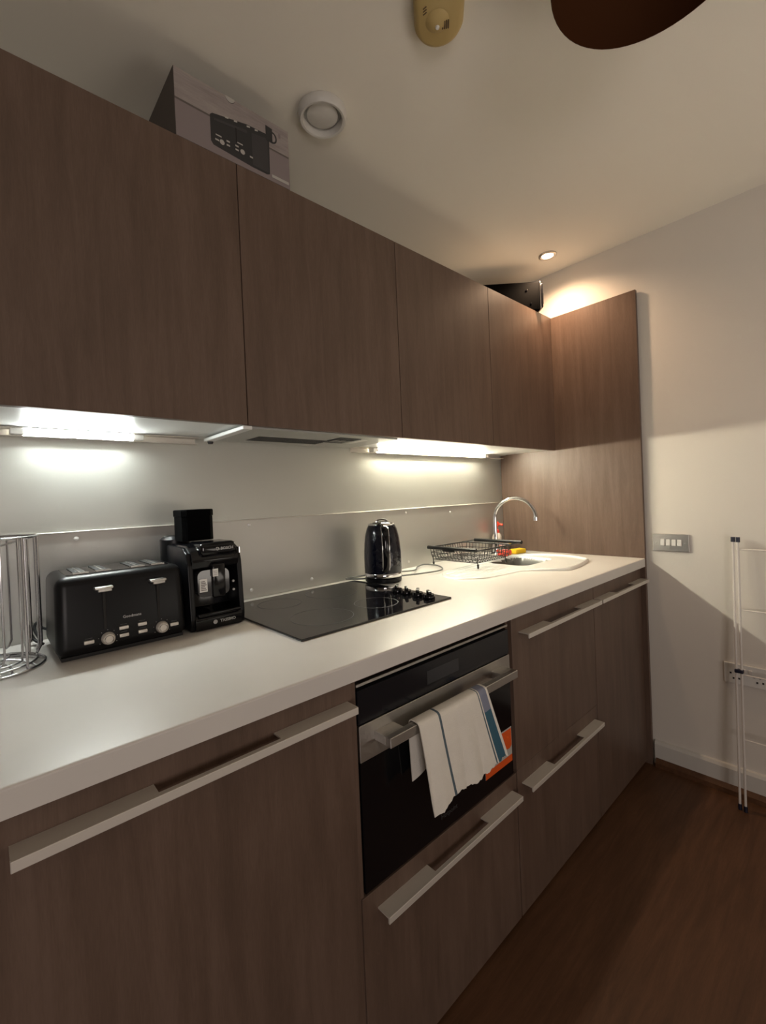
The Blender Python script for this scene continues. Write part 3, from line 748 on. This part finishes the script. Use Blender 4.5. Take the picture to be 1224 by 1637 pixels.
# ---------------------------------------------------------------- printed carton on the cabinets
def carton():
    x0, x1, y0, y1, z0, z1 = -1.854, -1.540, -.331, -.11, ZT+.001, 2.334
    t = thing('cardboard_box', 'printed carton with a picture of a black toaster lying on the wall cabinets', 'box', ((x0+x1)/2, -.2, z0))
    b = B(); bx(b, x0, x1, y0, y1, z0, z1, .001, 1); obj('carton', b, M['card_side'], t)
    yf = y0-.0005
    def sl(z, x): return z
    b = B(); zm = 2.258
    N = 14
    notch = [(-1.712+.013*math.cos(R(180+180*k/10)), z1-.001+.013*math.sin(R(180+180*k/10))) for k in range(11)]
    prism(b, [(x0+.001, zm), (x0+.001, z1-.001)]+notch+[(x1-.001, z1-.001), (x1-.001, zm)], 'XZ', yf, y0+.0002); obj('front_print', b, M['card_pale'], t)
    b = B(); bx(b, x0+.001, x1-.001, yf, y0+.0002, z0+.001, zm-.002); obj('front_print', b, M['card_table'], t)
    b = B(); bx(b, x0+.001, x1-.001, yf-.0001, y0+.0002, zm-.003, zm+.002); obj('front_print', b, M['card_line'], t)
    # thumb cut-out
    b = B(); prism(b, [(-1.712+.0128*math.cos(R(180+180*k/10)), z1+.0005+.0128*math.sin(R(180+180*k/10))) for k in range(11)], 'XZ', yf+.0002, yf-.0002); obj('thumb_flap', b, M['card_white'], t)
    # the picture of a toaster
    y2 = yf-.0003
    def flat(nm, poly, mat, k): 
        b = B(); prism(b, poly, 'XZ', y2-.0002*k, y2-.0002*k+.0004); obj(nm, b, mat, t)
    flat('picture', [(-1.768, 2.196), (-1.768, 2.262), (-1.762, 2.268), (-1.668, 2.288), (-1.606, 2.292), (-1.602, 2.284), (-1.604, 2.184), (-1.612, 2.180), (-1.655, 2.180), (-1.762, 2.188)], M['card_black'], 0)
    flat('picture', [(-1.655, 2.186), (-1.655, 2.272), (-1.608, 2.280), (-1.607, 2.186)], M['card_black2'], 1)
    flat('picture', [(-1.758, 2.252), (-1.757, 2.258), (-1.668, 2.272), (-1.668, 2.264)], M['card_black2'], 1)
    for x, z in ((-1.728, 2.279), (-1.704, 2.282), (-1.668, 2.287), (-1.645, 2.289)):
        flat('picture', [(x, z-.006), (x, z-.002), (x+.009, z), (x+.009, z-.004)], M['card_white'], 2)
    for x, z, w, h in ((-1.757, 2.203, .010, .004), (-1.727, 2.213, .009, .004), (-1.727, 2.203, .009, .004), (-1.703, 2.213, .009, .004), (-1.703, 2.203, .009, .004), (-1.663, 2.203, .009, .004), (-1.755, 2.216, .015, .003), (-1.697, 2.224, .015, .003)):
        flat('picture', [(x, z), (x, z+h), (x+w, z+h), (x+w, z)], M['card_white'], 2)
    for x, z in ((-1.739, 2.205), (-1.683, 2.207)):
        flat('picture', [(x+.0065*math.cos(R(a)), z+.0065*math.sin(R(a))) for a in range(0, 360, 30)], M['card_white'], 2)
    flat('picture', [(-1.7005, 2.225), (-1.7005, 2.262), (-1.6985, 2.262), (-1.6985, 2.225)], M['dark_gap'], 2)
    # mug
    flat('picture', [(-1.612, 2.276), (-1.612, 2.316), (-1.592, 2.314), (-1.592, 2.274)], M['card_black'], 3)
    outer = [(-1.592+.014*math.cos(R(a)), 2.291+.016*math.sin(R(a))) for a in range(-90, 91, 15)]
    inner = [(-1.592+.010*math.cos(R(a)), 2.291+.012*math.sin(R(a))) for a in range(90, -91, -15)]
    flat('picture', outer+inner, M['card_black'], 3)
    flat('picture', [(-1.572, 2.300), (-1.572, 2.312), (-1.566, 2.312), (-1.566, 2.300)], M['card_table'], 3)
    flat('picture', [(-1.598, z0+.012), (-1.598, z0+.02), (-1.545, z0+.02), (-1.545, z0+.012)], M['card_white'], 3)
carton()

# ---------------------------------------------------------------- black speaker box on the cabinets near the spot
def speaker():
    K = Vector((-.150, -.345, ZT+.001)); ang = R(136)
    ux = Vector((math.cos(ang), math.sin(ang), 0)); uy = Vector((-ux.y, ux.x, 0))*-1   # along the face, into the depth
    if uy.x < 0: uy = -uy
    t = thing('speaker', 'black speaker box lying skewed on top of the end wall cabinet near the ceiling spot', 'speaker', K)
    def mk(a0, a1, d0, d1, h0, h1, bev=0):
        b = B(); bx(b, a0, a1, d0, d1, h0, h1, bev, 3)
        m = Matrix(((ux.x, uy.x, 0, K.x), (ux.y, uy.y, 0, K.y), (0, 0, 1, K.z), (0, 0, 0, 1)))
        bmesh.ops.transform(b, matrix=m, verts=b.verts); bmesh.ops.recalc_face_normals(b, faces=b.faces[:]); return b
    b = mk(0, .30, 0, .115, 0, .142, .007)
    for v in b.verts:
        if v.co.z > K.z+.08: v.co += -ux*.014
    obj('cabinet_shell', b, M['speaker_black'], t, shade=True)
    b = mk(-.030, -.016, .006, .108, .016, .136, .005); obj('grille', b, M['black_gloss'], t, shade=True)
    b = mk(-.0160, -.0115, -.001, .116, .006, .142, .0015); obj('trim_ring', b, M['chrome'], t, shade=True)
    b = mk(-.012, .004, .001, .112, .002, .141, .004); obj('front_frame', b, M['speaker_black'], t, shade=True)
    b = mk(-.040, -.029, .03, .085, .04, .10, .005); obj('dial', b, M['black_gloss'], t, shade=True)
    for a, h in ((.05, .095), (.03, .03)):
        b = mk(a, a+.008, -.003, .001, h, h+.008, .001); obj('screw', b, M['black_gloss'], t)
speaker()

# ---------------------------------------------------------------- ceiling fittings
def downlight():
    cx, cy = -.163, -.41
    t = thing('downlight', 'small lit warm ceiling spotlight in the corner above the end cabinet', 'light', (cx, cy, ZC))
    b = B(); lathe(b, [(.026, ZC-.0005), (.041, ZC-.0005), (.041, ZC-.004), (.036, ZC-.007), (.029, ZC-.006), (.026, ZC-.003), (.026, ZC-.0005)], (cx, cy, 0), 32); obj('trim_ring', b, M['steel'], t, shade=True)
    b = B(); lathe(b, [(0, ZC-.004), (.026, ZC-.004), (.026, ZC-.001), (0, ZC-.001)], (cx, cy, 0), 24); obj('lamp_face', b, M['lamp_face'], t)
    l = bpy.data.lights.new('downlight_lamp', 'SPOT'); l.energy = SPOT_POWER; l.color = (1.0, .67, .42); l.spot_size = R(150); l.spot_blend = 1.0; l.shadow_soft_size = .025
    o = bpy.data.objects.new('downlight_lamp', l); COL.objects.link(o); o.location = (cx, cy, ZC-.02)
downlight()
cx, cy = -1.452, -.382
t = thing('ceiling_vent', 'round white ceiling vent with a sunken disc, behind the carton', 'vent', (cx, cy, ZC))
b = B(); lathe(b, [(.055, ZC-.001), (.070, ZC-.0005), (.071, ZC-.006), (.069, ZC-.020), (.064, ZC-.025), (.058, ZC-.024), (.055, ZC-.016), (.055, ZC-.001)], (cx, cy, 0), 40); obj('outer_ring', b, M['skirting'], t, shade=True)
b = B(); lathe(b, [(0, ZC-.014), (.041, ZC-.014), (.045, ZC-.011), (.045, ZC-.003), (0, ZC-.003)], (cx, cy, 0), 36); obj('centre_disc', b, M['skirting'], t, shade=True)
b = B(); lathe(b, [(0, ZC-.003), (.0545, ZC-.003), (.0545, ZC-.0006), (0, ZC-.0006)], (cx, cy, 0), 36); obj('back_plate', b, M['dull_print'], t)
# detector
def detector():
    c = Vector((-1.395, -.775, ZC)); d = Vector((-.76, -.65, 0)); s = Vector((.65, -.76, 0))
    t = thing('ceiling_detector', 'yellowed cream plastic alarm detector on the ceiling', 'detector', c)
    def out(r, k, n=40):
        pts = []
        for i in range(n):
            a = 2*math.pi*i/n; x = r*math.cos(a); y = r*math.sin(a)
            if x > 0: x += k
            q = c+d*x+s*y; pts.append((q.x, q.y))
        return pts
    b = B(); prism(b, out(.058, .05), 'XY', ZC-.0005, ZC-.010); obj('base', b, M['cream_plastic'], t)
    b = B(); rings = []
    for r, z in ((.058, .0102), (.0575, .020), (.053, .028), (.044, .032)): rings.append([b.verts.new((x, y, ZC-z)) for x, y in out(r, .05)])
    for a, e in zip(rings, rings[1:]):
        for i in range(len(a)): b.faces.new((a[i], a[(i+1) % len(a)], e[(i+1) % len(a)], e[i]))
    b.faces.new(rings[0][::-1]); b.faces.new(rings[-1]); bmesh.ops.recalc_face_normals(b, faces=b.faces[:])
    obj('cover', b, M['cream_plastic'], t, shade=True)
    q = c+d*.012+s*(-.004)
    b = B(); lathe(b, [(0, ZC-.040), (.012, ZC-.040), (.022, ZC-.036), (.027, ZC-.0325), (0, ZC-.0318)], (q.x, q.y, 0), 32, sx=1.0, sy=1.0); dm = obj('raised_face', b, M['cream_plastic'], t, shade=True)
    q2 = c+d*.006-s*.004
    b = B(); lathe(b, [(0, -.0055), (.004, -.0045), (.0055, 0), (0, 0)], (q2.x-.0, q2.y, ZC-.0385), 16); obj('test_button', b, M['white_plastic'], t, shade=True)
    q3 = q2+s*.016
    b = B()
    for i in range(4):
        p0 = q3+d*(-.009)+s*(i*.0045-.004); p1 = q3+d*.009+s*(i*.0045-.004)
        tube(b, [(p0.x, p0.y, ZC-.0372), (p1.x, p1.y, ZC-.0372)], .0016, 6)
    obj('sounder_grille', b, M['grille'], t)
    for i in range(3):
        p0 = c-s*.036+d*(.030+i*.006); p1 = p0+s*.008+d*.005
        b = B(); tube(b, [(p0.x, p0.y, ZC-.0318), (p1.x, p1.y, ZC-.0318)], .0014, 6); obj('vent_slot', b, M['grille'], t)
detector()
# pendant shade
def pendant():
    cx, cy, r, z = -1.3307, -1.1988, .1682, 2.20
    t = thing('pendant_lamp', 'dark brown dome pendant shade hanging unlit from the ceiling', 'lamp', (cx, cy, z))
    prof = [(r, z), (r*.985, z+.020), (r*.92, z+.055), (r*.78, z+.090), (r*.55, z+.116), (r*.28, z+.130), (.018, z+.134), (.018, z+.136), (r*.29, z+.132), (r*.56, z+.118), (r*.79, z+.0925), (r*.93, z+.057), (r*.995, z+.021), (r+.0015, z), (r, z)]
    b = B(); lathe(b, prof, (cx, cy, 0), 64); obj('shade', b, M['shade'], t, shade=True)
    b = B(); lathe(b, [(0, z+.08), (.02, z+.08), (.02, z+.137), (.008, z+.15), (0, z+.15)], (cx, cy, 0), 20); obj('lamp_holder', b, M['black_matt'], t, shade=True)
    b = B(); tube(b, [(cx, cy, z+.145), (cx, cy, ZC-.024)], .003, 8); obj('cord', b, M['black_matt'], t)
    b = B(); lathe(b, [(0, ZC-.026), (.03, ZC-.024), (.045, ZC-.010), (.047, ZC-.0005), (0, ZC-.0005)], (cx, cy, 0), 28); obj('ceiling_rose', b, M['shade'], t, shade=True)
pendant()

# ---------------------------------------------------------------- switch and socket on the end wall
t = thing('light_switch', 'brushed steel four-gang light switch plate on the wall beside the worktop', 'switch', (XW, -.829, 1.018))
b = B(); bx(b, XW-.008, XW-.0003, -.899, -.759, .981, 1.058, .002, 2); obj('plate', b, M['steel'], t)
for k in range(4):
    y = -.799-k*.0215
    b = B(); bx(b, XW-.012, XW-.007, y-.0075, y+.0075, 1.006, 1.034, .0015, 2, rot=(R(6), 'Y')); obj('rocker', b, M['white_plastic'], t)
for y in (-.775, -.884):
    b = B(); lathe(b, [(0, -.0095), (.003, -.009), (.0035, -.008), (0, -.008)], (XW, y, 1.018), 12, 'X'); obj('screw', b, M['steel'], t)
t = thing('wall_socket', 'white double plug socket low on the wall behind the clothes airer', 'socket', (XW, -1.08, .495))
b = B(); bx(b, XW-.010, XW-.0003, -1.152, -1.004, .456, .538, .002, 2); obj('plate', b, M['white_plastic'], t)
for y in (-1.026, -1.100):
    b = B()
    for dy, z in ((0, .498), (-.018, .498), (-.009, .478), (-.027, .480)):
        bx(b, XW-.0106, XW-.009, y+dy-.003, y+dy+.003, z-.0035, z+.0035)
    obj('pin_holes', b, M['dark_gap'], t)
for y in (-1.068, -1.090):
    b = B(); bx(b, XW-.014, XW-.009, y-.006, y+.006, .506, .522, .001, 1); obj('rocker', b, M['white_plastic'], t)

# ---------------------------------------------------------------- clothes airer leaning on the wall
def airer():
    t = thing('clothes_airer', 'folded white clothes airer with dark caps leaning against the end wall', 'clothes airer', (-.08, -1.3, 0))
    def xa(z, off): return -.082+off+(.077)*(z/1.06)
    def leg(y0, y1, off, nm='leg'):
        b = B(); tube(b, [(xa(.012, off), y0, .012), (xa(1.045, off), y1, 1.045)], .0042, 10); l = obj(nm, b, M['airer'], t, shade=True)
        b = B(); tube(b, [(xa(0, off), y0, .0005), (xa(.02, off), y0, .022)], .0062, 10); obj('foot_cap', b, M['blue_plastic'], l, shade=True)
        b = B(); tube(b, [(xa(1.03, off), y1, 1.036), (xa(1.055, off), y1, 1.056)], .0072, 10); obj('end_cap', b, M['blue_plastic'], l, shade=True)
        return l
    leg(-1.058, -1.052, .0); leg(-1.076, -1.068, -.004)
    leg(-1.56, -1.56, .0); leg(-1.578, -1.578, -.004)
    b = B(); bx(b, xa(.53, 0)-.012, xa(.53, 0)+.008, -1.078, -1.050, .525, .539, .003, 2); obj('pivot_clip', b, M['blue_plastic'], t, shade=True)
    for z in (1.007, .770, .520, .272):
        b = B(); tube(b, [(xa(z, -.002), -1.062 if z > 1 else -1.072, z), (xa(z, -.002), -1.572, z+.002)], .0030, 8); obj('rail', b, M['airer'], t, shade=True)
airer()
